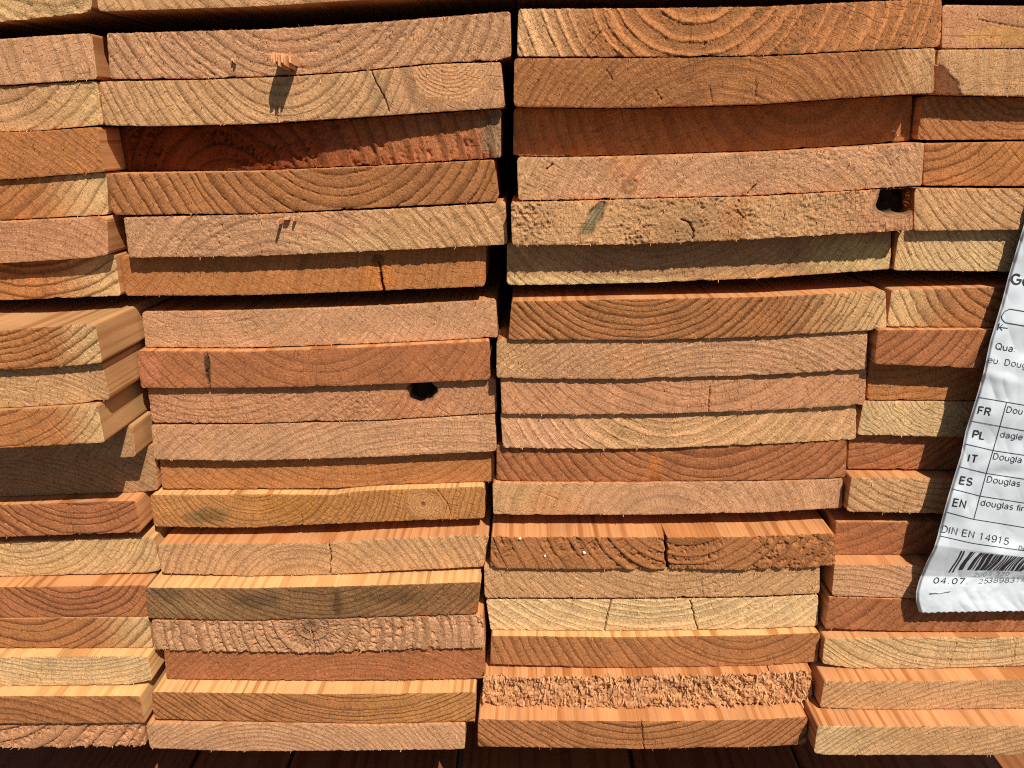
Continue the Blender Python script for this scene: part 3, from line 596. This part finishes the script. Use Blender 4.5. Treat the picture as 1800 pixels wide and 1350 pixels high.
    V = np.stack([X, Yd, Z], -1).reshape(-1, 3)
    idx = np.arange(nu * nw).reshape(nw, nu)
    front = np.stack([idx[:-1, :-1], idx[1:, :-1], idx[1:, 1:], idx[:-1, 1:]], -1).reshape(-1, 4)
    # --- long faces
    per_i = np.concatenate([idx[0, :], idx[1:, -1], idx[-1, -2::-1], idx[-2:0:-1, 0]])
    m_ = len(per_i)
    ringV, off = [V[per_i]], []
    for yy in (.004, .03, .12, .5, BOARD_LEN):
        R = V[per_i].copy(); R[:, 1] = (Y.reshape(-1)[per_i]) + yy; ringV.append(R)
    nr = len(ringV); s0 = len(V)
    sidx = s0 + np.arange(nr * m_).reshape(nr, m_)
    a, b = sidx[:-1], sidx[1:]
    side = np.stack([a, np.roll(a, -1, 1), np.roll(b, -1, 1), b], -1).reshape(-1, 4)
    # back cap as a strip between top and bottom edge
    last = sidx[-1]; top = last[:nu]; bot = last[nu + nw - 2: 2 * nu + nw - 2][::-1]
    k = np.linspace(0, nu - 1, 12).astype(int)
    cap = np.stack([top[k[:-1]], top[k[1:]], bot[k[1:]], bot[k[:-1]]], -1)
    V = np.vstack([V] + ringV)
    qf = q.reshape(-1); pcol = board_colour(n, PX, L, True).reshape(-1, 3) * .5 + lin(PAL[L['side']]) * .5
    pcol = lin(FRESH[L['side']]) * .7 + pcol * .3
    GA = END_GAIN
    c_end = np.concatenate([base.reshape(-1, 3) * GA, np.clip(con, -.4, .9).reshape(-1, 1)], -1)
    c_side = np.concatenate([pcol[per_i] * SIDE_GAIN, np.full((m_, 1), .4)], -1)
    arcf = (np.arctan2(az, ax) * np.median(r)).reshape(-1)
    radf = r.reshape(-1)
    attrs = dict(radius=('FLOAT', np.concatenate([radf] + [radf[per_i]] * nr)), arc=('FLOAT', np.concatenate([arcf] + [arcf[per_i]] * nr)), ring=('FLOAT', np.concatenate([qf] + [qf[per_i]] * nr)),
                 fuzz=('FLOAT', np.concatenate([np.clip(fzmap + tornmask * .5, 0, 1).reshape(-1), np.zeros(nr * m_)])),
                 base=('FLOAT_COLOR', np.vstack([c_end] + [c_side] * nr)))
    mi = np.concatenate([np.zeros(len(front)), np.ones(len(side) + len(cap))])
    o = mesh_object('board', V - loc, [front, side, cap], [MAT_END, MAT_LONG], mat_idx=mi, attrs=attrs)
    o.location = loc
    o['category'] = 'board'; o['group'] = 'boards stacked in four columns'
    # --- loose fibres standing off the sawn face
    nf = int((60 + 170 * L['fz'] + 120 * L['tn']) * (min(xr, vis1) - max(xl, vis0)) / BW)
    if n in DENSE: nf = DENSE[n]
    if hidden: nf = 0
    if nf:
        fi = rng.randint(0, nw, nf); edge = rng.rand(nf)
        fi = np.where(edge < .2, 0, np.where(edge < .27, nw - 1, fi))
        jj = np.where((xt > vis0) & (xt < vis1))[0]
        fj = jj[rng.randint(0, len(jj), nf)]
        big = 1 + .7 * L['tn'] * (L['tn'] > 2)
        ok = crackm[fi, fj] < .3
        fi, fj = fi[ok], fj[ok]; nf = len(fi)
        c0 = np.stack([X[fi, fj], Yd[fi, fj] + .0004, Z[fi, fj]], -1)
        wv = rng.uniform(.00012, .00034, nf) * big; hv = rng.uniform(.00010, .00024, nf) * big
        ln = rng.uniform(.0005, .0017, nf) * (1 + .35 * L['fz']) * (1 + .55 * (big - 1))
        ang = rng.uniform(-.7, .7, nf); sg = np.sin(ang); cg = np.cos(ang)
        e1 = np.stack([cg * wv, 0 * wv, sg * wv], -1); e2 = np.stack([-sg * hv, 0 * hv, cg * hv], -1)
        tip = c0 + np.stack([rng.normal(0, .35, nf) * ln, -ln, rng.normal(-.1, .5, nf) * ln], -1)
        tw = e1 * rng.uniform(.1, .7, nf)[:, None]
        FV = np.stack([c0 - e1, c0 + e1 - e2, c0 + e1 * .6 + e2, tip - tw, tip + tw], 1).reshape(-1, 3)
        bi = np.arange(nf)[:, None] * 5
        tri = np.concatenate([bi + np.array([[0, 1, 4]]), bi + np.array([[0, 4, 3]]), bi + np.array([[1, 2, 4]]), bi + np.array([[2, 0, 3]]), bi + np.array([[2, 3, 4]])])
        bc = base[fi, fj] * GA * rng.uniform(.85, 1.45, (nf, 1)); bc = np.clip(bc, 0, .85)
        bc = np.repeat(np.concatenate([bc, np.ones((nf, 1))], -1), 5, 0)
        fo = mesh_object('torn_fibres', FV - loc, [tri], [MAT_FIB], parent=o, smooth=False, attrs=dict(base=('FLOAT_COLOR', bc)))
        fo['kind'] = 'stuff'
    return o

END_GAIN, SIDE_GAIN = np.array([0.87, 0.89, 0.89]), np.array([0.80, 0.81, 0.87])
FRESH = dict(org=(230, 164, 106), yel=(238, 184, 116), tan=(228, 172, 114), dull=(198, 148, 96))
DENSE = dict(B17=420, B13=380, A15=300, B5=420, B9=260, B14=300)
ORD = ['', 'first', 'second', 'third', 'fourth', 'fifth', 'sixth', 'seventh', 'eighth', 'ninth', 'tenth', 'eleventh', 'twelfth',
       'thirteenth', 'fourteenth', 'fifteenth', 'sixteenth', 'seventeenth', 'eighteenth']
BOARD = {}
for c in 'LABC':
    for i in range(0, 19): curves(f'{c}{i}')
for ci, c in enumerate('LABC'):
    for i in range(0, 19):
        n = f'{c}{i}'
        o = build_board(n, 101 + 97 * ci + 13 * i)
        o['label'] = LOOK[n]['lab']
        BOARD[n] = o

# ------------------------------------------------------------------ splinters and crumbs on single boards
def lump(name, parent, cpx, board, items, colr, gain=.8):
    """jagged little wedges of wood; items: (x px, y top px, y bottom px, width px, length mm, rise mm)"""
    V, F, base = [], [], []
    loc = np.array(parent.location)
    for (x, y0, y1, wd, ln, rise) in items:
        xa, za = face_point(board, float(x), float(y0)); xb, zb = face_point(board, float(x + wd), float(y1))
        yy = -depth_pair(board)[0]
        k = len(V); L_ = ln / 1000; r_ = rise / 1000
        mid = .55 * L_
        for (yo, sh, zs) in ((.0015, 1.0, 0), (-mid, .9, r_ * .4), (-L_, .72, r_)):
            cx, cz = (xa + xb) / 2, (za + zb) / 2; hx, hz = (xb - xa) / 2 * sh, (za - zb) / 2 * sh
            V += [(cx - hx, yy + yo, cz + hz + zs), (cx + hx, yy + yo * .93, cz + hz * .9 + zs), (cx + hx * .9, yy + yo * .97, cz - hz + zs), (cx - hx, yy + yo * 1.03, cz - hz * .8 + zs)]
        for lv in (0, 4):
            for j in range(4):
                F.append((k + lv + j, k + lv + (j + 1) % 4, k + lv + 4 + (j + 1) % 4, k + lv + 4 + j))
        F.append((k + 8, k + 9, k + 10, k + 11))
    c = np.concatenate([lin(colr) * gain * np.array([1, 1.03, 1.15]), [1]])
    bc = np.tile(c, (len(V), 1)); bc[:, :3] *= np.random.RandomState(5).uniform(.8, 1.15, (len(V), 1))
    return mesh_object(name, np.array(V) - loc, [np.array(F)], [MAT_FIB], parent=parent, smooth=False, attrs=dict(base=('FLOAT_COLOR', bc)))
sp = lump('splinter', BOARD['A1'], None, 'A1', [(492, 98, 117, 7, 19, .3), (497, 95, 121, 7, 22, .4), (502, 96, 118, 6, 21, .3), (506, 97, 126, 5, 22, .2), (510, 96, 119, 7, 20, 0), (515, 98, 124, 5, 21, .2), (519, 100, 117, 5, 15, .2)], (236, 168, 112))
sp['label'] = 'pale orange splinter sticking out of the sawn end'
lump('splinter', BOARD['A1'], None, 'A1', [(408, 102, 106, 5, 3, -.5), (413, 105, 113, 3, 4, .5)], (228, 176, 124))
sp = lump('splinter', BOARD['A5'], None, 'A5', [(494, 383, 392, 4, 10, -.3), (500, 381, 386, 12, 4, 0), (518, 380, 389, 4, 5, .2)], (222, 152, 104))
lump('splinter', BOARD['B3'], None, 'B3', [(1566, 228, 232, 3, 3, 0), (1572, 236, 240, 3, 3, 0)], (230, 190, 150))
def crumb(parent, board, x, y, r, seed, colr, name='resin_crumb'):
    rg = np.random.RandomState(seed); g = 7
    th = np.linspace(0, math.pi, g); ph = np.linspace(0, 2 * math.pi, 2 * g, endpoint=False)
    X, Z = face_point(board, float(x), float(y)); c = np.array([X, -depth_pair(board)[0] - r * .4, Z])
    rr = r * (1 + .25 * rg.uniform(-1, 1, (g, 2 * g))); rr[0] = rr[0, 0]; rr[-1] = rr[-1, 0]
    V = np.stack([np.sin(th)[:, None] * np.cos(ph)[None] * rr, np.sin(th)[:, None] * np.sin(ph)[None] * rr, np.cos(th)[:, None] * rr * 1.1], -1).reshape(-1, 3) + c
    i = np.arange(g * 2 * g).reshape(g, 2 * g); a, b = i[:-1], i[1:]
    F = np.stack([a, b, np.roll(b, -1, 1), np.roll(a, -1, 1)], -1).reshape(-1, 4)
    bc = np.tile(np.concatenate([lin(colr) * .85, [1]]), (len(V), 1))
    mesh_object(name, V - np.array(parent.location), [F], [MAT_FIB], parent=parent, smooth=False, attrs=dict(base=('FLOAT_COLOR', bc)))
for k, (x, y, r) in enumerate([(914, 946, .0010), (958, 977, .0009), (1027, 971, .0011)]):
    crumb(BOARD['B13'], 'B13', x, y, r, 40 + k, (240, 222, 190))

# ------------------------------------------------------------------ tops of the pack below, seen in the dark slot
def lower_board(x0, x1, ztop, yfront, seed, c, label):
    rg = np.random.RandomState(seed); nx = 160
    prof = []
    r = .002
    for k in range(nx + 1):
        x = x0 + (x1 - x0) * k / nx; s = min(x - x0, x1 - x); q = max(0, 1 - s / r)
        prof.append((x, ztop - r * (1 - math.sqrt(max(0, 1 - q * q)))))
    prof += [(x1, ztop - .024), (x1 - r, ztop - .026), (x0 + r, ztop - .026), (x0, ztop - .024)]
    prof = np.array(prof); m = len(prof)
    px_, pz_ = (x0 + x1) / 2 + rg.uniform(-.05, .05), ztop + rg.choice([-.06, .05])
    q = np.hypot(prof[:, 0] - px_, prof[:, 1] - pz_) / rg.uniform(.005, .008)
    ys = (yfront, yfront + .03, yfront + .1, yfront + .3, BOARD_LEN)
    V = np.concatenate([np.stack([prof[:, 0], np.full(m, y), prof[:, 1]], -1) for y in ys])
    i = np.arange(m * len(ys)).reshape(len(ys), m); a, b = i[:-1], i[1:]
    F = np.stack([a, np.roll(a, -1, 1), np.roll(b, -1, 1), b], -1).reshape(-1, 4)
    kk = np.linspace(0, nx, 12).astype(int)
    bots = np.linspace(m - 1, nx + 1, 12).round().astype(int)
    caps = []
    for row in (i[0], i[-1]):
        caps.append(np.array([list(row[:nx + 1]) + list(row[nx + 1:])]))
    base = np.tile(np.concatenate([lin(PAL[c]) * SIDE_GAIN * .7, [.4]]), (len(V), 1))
    loc = np.array([(x0 + x1) / 2, yfront, ztop - .013])
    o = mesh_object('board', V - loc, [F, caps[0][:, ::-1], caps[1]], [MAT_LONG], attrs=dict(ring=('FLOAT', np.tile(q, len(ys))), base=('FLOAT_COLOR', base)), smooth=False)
    o.location = loc; o['label'] = label; o['category'] = 'board'; o['group'] = 'boards of the pack below'
for k, (x0, x1, c, lab) in enumerate([(-.56, -.290, 'red', 'far left dark board top in the slot under the stack'),
        (-.287, -.206, 'org', 'narrow dark board top in the slot below the leftmost column edge'),
        (-.203, -.060, 'red', 'dark board top in the slot below the second column'),
        (-.056, .090, 'org', 'dark board top in the slot below the narrow upright gap'),
        (.094, .235, 'red', 'dark board top in the slot below the third column'),
        (.238, .56, 'org', 'dark board top in the slot at the bottom right corner')]):
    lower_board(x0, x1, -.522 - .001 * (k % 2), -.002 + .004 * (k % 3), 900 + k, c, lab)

# ------------------------------------------------------------------ the printed label
LEDGE = np.array([(1797,404),(1773,483),(1761,530),(1750,567),(1740,600),(1729,652),(1718.5,690),(1697,758.5),(1689,799),(1674,847),(1662,888),(1650,933),(1648,942),(1641,964),(1628,989),(1615,1021.5),(1610,1041),(1610,1057),(1615.6,1077)], float)
SL = np.array([(300,.19),(640,.17),(900,.18),(950,.15),(985,.10),(1015,.03),(1045,-.005),(1080,-.016)], float)
DB = np.array([(300,9),(404,9),(483,8.5),(560,12),(650,14),(760,15.5),(860,16.5),(930,18.5),(958,20),(972,18.8),(1012,14.6),(1040,16.6),(1077,19)], float)
def lab_x(y0): return np.interp(y0, LEDGE[:, 1], LEDGE[:, 0]) + np.where(y0 < 404, (404 - y0) * .3, 0)
def lab_s(y0): return np.interp(y0, SL[:, 0], SL[:, 1])
def lab_depth(a, y0):
    d = np.interp(y0, DB[:, 0], DB[:, 1])
    lo = sst(930, 965, y0)
    d = d + 1.5 * vn(a / 60 + 3, y0 / 40, 77) + .35 * vn((a + y0) / 26, (a - y0) / 60, 78) + .12 * vn(a / 8, y0 / 8, 79) * lo
    d = d + .9 * np.abs(vn((a + .5 * y0) / 38, (a - .8 * y0) / 55, 81)) + .5 * np.abs(vn((a - .6 * y0) / 22, (a + y0) / 48, 82))
    # folds: a soft diagonal one under the second line, sharp ones through the barcode
    d = d + 1.0 * np.exp(-((y0 - 655 - .12 * a) / 9) ** 2) * np.exp(-(a / 70) ** 2)
    d = d - .9 * np.exp(-((y0 - 822 + .25 * (a - 60)) / 10) ** 2) * np.exp(-((a - 75) / 40) ** 2)
    d = d - 1.1 * np.abs(((a - 78 + .5 * (y0 - 990)) / 14 + 1) % 2 - 1) * np.exp(-((a - 85) / 45) ** 2) * np.exp(-((y0 - 1003) / 26) ** 2)
    d = d - 1.8 * sst(7, 0, a)                              # the left rim rolls back
    return d / 1000
def lab_pix(a, y0): return lab_x(y0) + a, y0 + lab_s(y0) * a
def lab_point(px, py, off=0.0):
    px = np.asarray(px, float); py = np.asarray(py, float); y0 = py.copy()
    for _ in range(12): y0 = py - lab_s(y0) * (px - lab_x(y0))
    return unproject(px, py, lab_depth(px - lab_x(y0), y0) + off)

def label_materials():
    m, nt, b = new_mat('label_film'); g = N(nt)
    pos = nt.nodes.new('ShaderNodeNewGeometry').outputs['Position']
    col = g.mix(g.noise(pos, 60, 3), (.47, .51, .56, 1), (.56, .60, .64, 1))
    nt.links.new(col, b.inputs['Base Color']); b.inputs['Roughness'].default_value = .38
    bp = nt.nodes.new('ShaderNodeBump'); bp.inputs['Distance'].default_value = .0005; bp.inputs['Strength'].default_value = .25
    nt.links.new(g.noise(pos, 170, 3, .55), bp.inputs['Height']); nt.links.new(bp.outputs[0], b.inputs['Normal'])
    k, nt, b = new_mat('printing_ink'); b.inputs['Base Color'].default_value = (.018, .018, .022, 1); b.inputs['Roughness'].default_value = .5
    s, nt, b = new_mat('staple_wire'); b.inputs['Base Color'].default_value = (.7, .7, .72, 1); b.inputs['Metallic'].default_value = 1; b.inputs['Roughness'].default_value = .3
    return m, k, s
MAT_FILM, MAT_INK, MAT_WIRE = label_materials()
label_root = bpy.data.objects.new('printed_label', None); scene.collection.objects.link(label_root)
LROOT = lab_point(1700., 1075.); label_root.location = LROOT
label_root['label'] = 'white printed paper label with barcode hanging over the right column'; label_root['category'] = 'label'
ya = np.concatenate([np.arange(330, 1076, 1.2), [1077]]); aa = np.concatenate([np.arange(0, 8, .8), np.arange(8, 210, 1.3), np.arange(212, 330, 6)])
AA, YY = np.meshgrid(aa, ya)
px, py = lab_pix(AA, YY)
py = py + sst(1070, 1077, YY) * (1.6 * np.abs((px / 5.3) % 2 - 1) + .8 * vn(px / 6, 0, 5) - .8)
front = unproject(px, py, lab_depth(AA, YY)); back = unproject(px, py, lab_depth(AA, YY) - .00022)
nY, nA = AA.shape; i = np.arange(nY * nA).reshape(nY, nA); o2 = nY * nA
F1 = np.stack([i[:-1, :-1], i[1:, :-1], i[1:, 1:], i[:-1, 1:]], -1).reshape(-1, 4)
rim = np.concatenate([i[0, :], i[1:, -1], i[-1, -2::-1], i[-2:0:-1, 0]])
F3 = np.stack([rim, np.roll(rim, -1), np.roll(rim, -1) + o2, rim + o2], -1)
mesh_object('sheet', np.concatenate([front.reshape(-1, 3), back.reshape(-1, 3)]) - LROOT, [F1, F1[:, ::-1] + o2, F3], [MAT_FILM], parent=label_root)

def ink_mesh(name, P2, faces):
    P2 = np.asarray(P2, float)
    return mesh_object(name, lab_point(P2[:, 0], P2[:, 1], .00034) - LROOT, faces, [MAT_INK], parent=label_root, smooth=False)
def _arc(cx, cy, rx, ry, a0, a1):
    n = max(4, int(abs(a1 - a0) / 22)); t = np.radians(np.linspace(a0, a1, n + 1))
    return [(cx + rx * math.cos(v), cy + ry * math.sin(v)) for v in t]
GLYPH = {   # monoline sans lettering: strokes on a cap height of 1, then the advance width
 'D': ([[(0,0),(0,1),(.32,1)] + _arc(.32,.5,.42,.5,90,-90) + [(0,0)]], 1.0), 'o': ([_arc(.33,.36,.33,.36,0,360)], .88),
 'u': ([[(0,.72),(0,.25)] + _arc(.28,.27,.28,.27,180,360) + [(.56,.72)], [(.56,.3),(.56,0)]], .82),
 'g': ([_arc(.3,.37,.3,.36,0,360), [(.6,.72),(.6,-.05)] + _arc(.3,-.05,.3,.23,0,-150)], .86), 'l': ([[(0,0),(0,1)]], .27),
 'a': ([_arc(.27,.2,.27,.2,0,360), _arc(.29,.48,.26,.24,160,0) + [(.55,0)]], .80), 's': ([_arc(.26,.54,.23,.18,30,270) + _arc(.26,.18,.25,.18,90,-150)], .70),
 'd': ([_arc(.3,.36,.3,.36,0,360), [(.6,1),(.6,0)]], .86), 'f': ([[(.1,0),(.1,.8)] + _arc(.3,.8,.2,.2,180,80), [(-.05,.7),(.3,.7)]], .40),
 'i': ([[(0,0),(0,.72)], [(0,.9),(0,1.0)]], .27), 'r': ([[(0,0),(0,.72)], _arc(.25,.45,.25,.26,180,70)], .46),
 'e': ([[(0,.38),(.62,.38)] + _arc(.31,.36,.31,.36,4,320)], .84), 'Q': ([_arc(.46,.5,.46,.5,0,360), [(.55,.22),(.92,-.06)]], 1.14),
 'G': ([_arc(.46,.5,.46,.5,45,340) + [(.92,.48),(.5,.48)]], 1.14), 'F': ([[(0,0),(0,1),(.6,1)], [(0,.52),(.52,.52)]], .86),
 'R': ([[(0,0),(0,1),(.38,1)] + _arc(.38,.76,.27,.24,90,-90) + [(0,.52)], [(.36,.52),(.68,0)]], .95), 'P': ([[(0,0),(0,1),(.38,1)] + _arc(.38,.74,.28,.26,90,-90) + [(0,.48)]], .9),
 'L': ([[(0,1),(0,0),(.55,0)]], .8), 'I': ([[(0,0),(0,1)]], .34), 'T': ([[(0,1),(.7,1)], [(.35,1),(.35,0)]], .9),
 'E': ([[(.62,0),(0,0),(0,1),(.6,1)], [(0,.53),(.54,.53)]], .88), 'N': ([[(0,0),(0,1),(.66,0),(.66,1)]], .98),
 'S': ([_arc(.32,.75,.3,.25,25,270) + _arc(.32,.25,.33,.25,90,-160)], .9), '0': ([_arc(.31,.5,.31,.5,0,360)], .84),
 '1': ([[(.05,.78),(.3,1),(.3,0)]], .84), '2': ([_arc(.3,.72,.29,.28,165,-35) + [(0,0),(.62,0)]], .84), '3': ([_arc(.28,.75,.26,.25,150,-90) + _arc(.28,.26,.31,.26,90,-155)], .84),
 '4': ([[(.48,0),(.48,1),(0,.3),(.66,.3)]], .84), '5': ([[(.56,1),(.12,1),(.06,.5)] + _arc(.29,.31,.31,.31,130,-155)], .84),
 '7': ([[(0,1),(.6,1),(.2,0)]], .84), '8': ([_arc(.31,.75,.25,.25,0,360), _arc(.31,.26,.31,.26,0,360)], .84), '9': ([_arc(.31,.68,.3,.32,0,360), [(.61,.68)] + _arc(.29,.36,.32,.36,0,-140)], .84),
 '.': ([[(.08,0),(.08,.1)]], .42), ':': ([[(.08,0),(.08,.1)], [(.08,.6),(.08,.7)]], .42), '-': ([[(.08,.4),(.4,.4)]], .55), ' ': ([], .42)}
def text(body, x, y, cap, slope, bold=0.0, shear=.2, wide=1.0, space=1.0):
    """lettering follows the crumpled sheet; x, y is the start of the base line"""
    V, F = [], []
    pen = 0.0; wd = (.108 + bold * 3) * cap / 2
    for ch in body:
        strokes, adv = GLYPH[ch]
        for st in strokes:
            c = np.array(st, float); c[:, 0] += pen
            c = np.stack([x + cap * (c[:, 0] * wide + shear * c[:, 1]), y + cap * (slope * c[:, 0] * wide - c[:, 1])], -1)
            if len(c) < 2: continue
            tg = np.zeros_like(c); d = np.diff(c, axis=0); d /= np.linalg.norm(d, axis=1)[:, None] + 1e-9
            tg[:-1] += d; tg[1:] += d; tg /= np.linalg.norm(tg, axis=1)[:, None] + 1e-9
            cs = np.ones(len(c)); cs[1:-1] = np.clip(np.sum(tg[1:-1] * d[:-1], 1), .5, 1)
            nn = np.stack([-tg[:, 1], tg[:, 0]], -1) * (wd / cs)[:, None]
            k = len(V); n = len(c); V += list(c + nn) + list(c - nn)
            F += [(k + j, k + j + 1, k + j + 1 + n, k + j + n) for j in range(n - 1)]
        pen += (adv + .14 * (space - 1) * 3) * 1.0 + .06
    ink_mesh('lettering', V, [np.array(F)])
def stroke(pts, wd, name='printed_rule'):
    pts = np.array(pts, float); seg = np.hypot(*np.diff(pts, axis=0).T); t = np.concatenate([[0], np.cumsum(seg)])
    s = np.linspace(0, t[-1], max(2, int(t[-1] / 2))); c = np.stack([np.interp(s, t, pts[:, 0]), np.interp(s, t, pts[:, 1])], -1)
    tg = np.gradient(c, axis=0); tg /= np.linalg.norm(tg, axis=1)[:, None] + 1e-9; nn = np.stack([-tg[:, 1], tg[:, 0]], -1) * wd / 2
    Q = np.concatenate([c + nn, c - nn]); n = len(c); k = np.arange(n - 1)
    ink_mesh(name, Q, [np.stack([k, k + 1, k + 1 + n, k + n], -1)])
text('Ge', 1778, 498, 17, .16, .03, .12)
stroke([(1840,554),(1775,543),(1766,547.5),(1761,555.6),(1761.5,561),(1767,567),(1840,579.5)], 1.3, 'printed_frame')
stroke([(1757,568),(1754,580)], 1.6, 'arrow_mark'); stroke([(1772,577),(1757,575)], 1.3, 'arrow_mark'); stroke([(1763,570),(1757,575),(1762,581)], 1.3, 'arrow_mark')
text('Qua:', 1750, 613, 10.5, .17, .004, .22, 1.05)
text('eu. Doug', 1737, 637, 10.2, .155, -.004, .22, 1.05)
for pts in ([(1719,698),(1800,712),(1850,721)], [(1707,740),(1800,757),(1850,766)], [(1696,780),(1747,792),(1800,800),(1850,808)], [(1685,820),(1734,832),(1800,842),(1850,850)],
            [(1673,859),(1724,872),(1800,884),(1850,892)], [(1664,900),(1711,912.6),(1800,927),(1850,935)], [(1653,942),(1710,955),(1800,968),(1850,974)], [(1769.6,708),(1760.7,740),(1746,792),(1734,832),(1712,912.6)]):
    stroke(pts, 1.05)
for b_, x, y in (('FR', 1719, 727), ('PL', 1710, 769), ('IT', 1702, 811), ('ES', 1687, 850), ('EN', 1675, 889)): text(b_, x, y, 12.3, .17, .022, .24, 1.05)
for b_, x, y in (('Dou', 1769.5, 724.5), ('dagle', 1758.5, 768), ('Dougla', 1746, 806.5), ('Douglas', 1735, 847), ('douglas fir', 1724, 888)): text(b_, x, y, 10.0, .145, .0, .24, 1.04)
text('DIN EN 14915', 1655.5, 935, 11.4, .195, .0, .22, 1.06)
text('De', 1791, 966, 6.8, .18, .0, .22)
text('04.07.', 1641, 1025, 9.6, .03, .015, .25, 1.35, space=1.18); text('25', 1720, 1026, 8.0, -.08, .0, .35, 1.3)
text('3898314', 1737, 1024, 8.0, -.01, -.004, .3, 1.35); text('2004-220', 1711, 1013, 6.2, -.02, -.008, .5, 1.5)
# barcode: one part, bars slanting with the crumpled film
BV, BF = [], []
x = 0.0; rb = random.Random(11)
bars = [(0, 2.0), (4.2, 2.0), (17, 3.8), (22, 1.5), (34, 3.0), (37.5, 1.2), (40.5, 1.2), (46, 5.0), (52.5, 1.2), (55, 5.0), (63, 1.6), (67, 1.5), (72, 4.2), (79, 1.5), (83, 1.5), (88, 2.0), (92, 1.2), (95.5, 2.6), (100, 1.4), (103, 1.4), (107, 3.2), (113, 1.4), (117, 2.6), (123, 1.4), (127, 3.6), (134, 1.4), (138, 2.0)]
for j, (bx, bw) in enumerate(bars):
    n0 = len(BV); y_end = 1006 if j < 2 else 1001
    for k in range(9):
        f = k / 8; ytop = 968 + .105 * bx
        yy = ytop + (y_end + .02 * bx - ytop) * f
        xx = 1691 + bx - (21 + (1.5 if j >= 2 else 0)) * f * (1 - .1 * math.sin(j)) + 1.2 * math.sin(f * 5 + bx * .08)
        BV += [(xx - bw * .58, yy), (xx + bw * .58, yy + .1 * bw)]
    for k in range(8): BF.append((n0 + 2 * k, n0 + 2 * k + 1, n0 + 2 * k + 3, n0 + 2 * k + 2))
ink_mesh('barcode', BV, [np.array(BF)])
# staple: a bent wire with both legs going into the sheet
pts = [lab_point(1637., 1042., -.001), lab_point(1636., 1043., .0009), lab_point(1653., 1042., .0011), lab_point(1670., 1040., .0009), lab_point(1671., 1038.6, -.001)]
pts = np.array(pts); V = []; ns = 8
for k, p in enumerate(pts):
    tg = pts[min(k + 1, len(pts) - 1)] - pts[max(k - 1, 0)]; tg /= np.linalg.norm(tg)
    e1 = np.cross(tg, (0, 0, 1.)); e1 /= np.linalg.norm(e1); e2 = np.cross(tg, e1)
    for j in range(ns): V.append(p + .00033 * (math.cos(2 * math.pi * j / ns) * e1 + math.sin(2 * math.pi * j / ns) * e2))
i = np.arange(len(pts) * ns).reshape(-1, ns); a, b = i[:-1], i[1:]
mesh_object('staple', np.array(V) - LROOT, [np.stack([a, np.roll(a, -1, 1), np.roll(b, -1, 1), b], -1).reshape(-1, 4)], [MAT_WIRE], parent=label_root)

# ------------------------------------------------------------------ the yard the stack stands on (below the frame; it throws light back up)
m, nt, b = new_mat('yard_asphalt'); g = N(nt)
pos = nt.nodes.new('ShaderNodeNewGeometry').outputs['Position']
nt.links.new(g.mix(g.noise(pos, 3, 5, .6), (.045, .043, .04, 1), (.065, .06, .055, 1)), b.inputs['Base Color']); b.inputs['Roughness'].default_value = .9
gr = mesh_object('ground', [(-30, -30, -1.1), (30, -30, -1.1), (30, 30, -1.1), (-30, 30, -1.1)], [np.array([[0, 1, 2, 3]])], [m], smooth=False)
gr['kind'] = 'structure'; gr['label'] = 'dark asphalt yard under the stack'
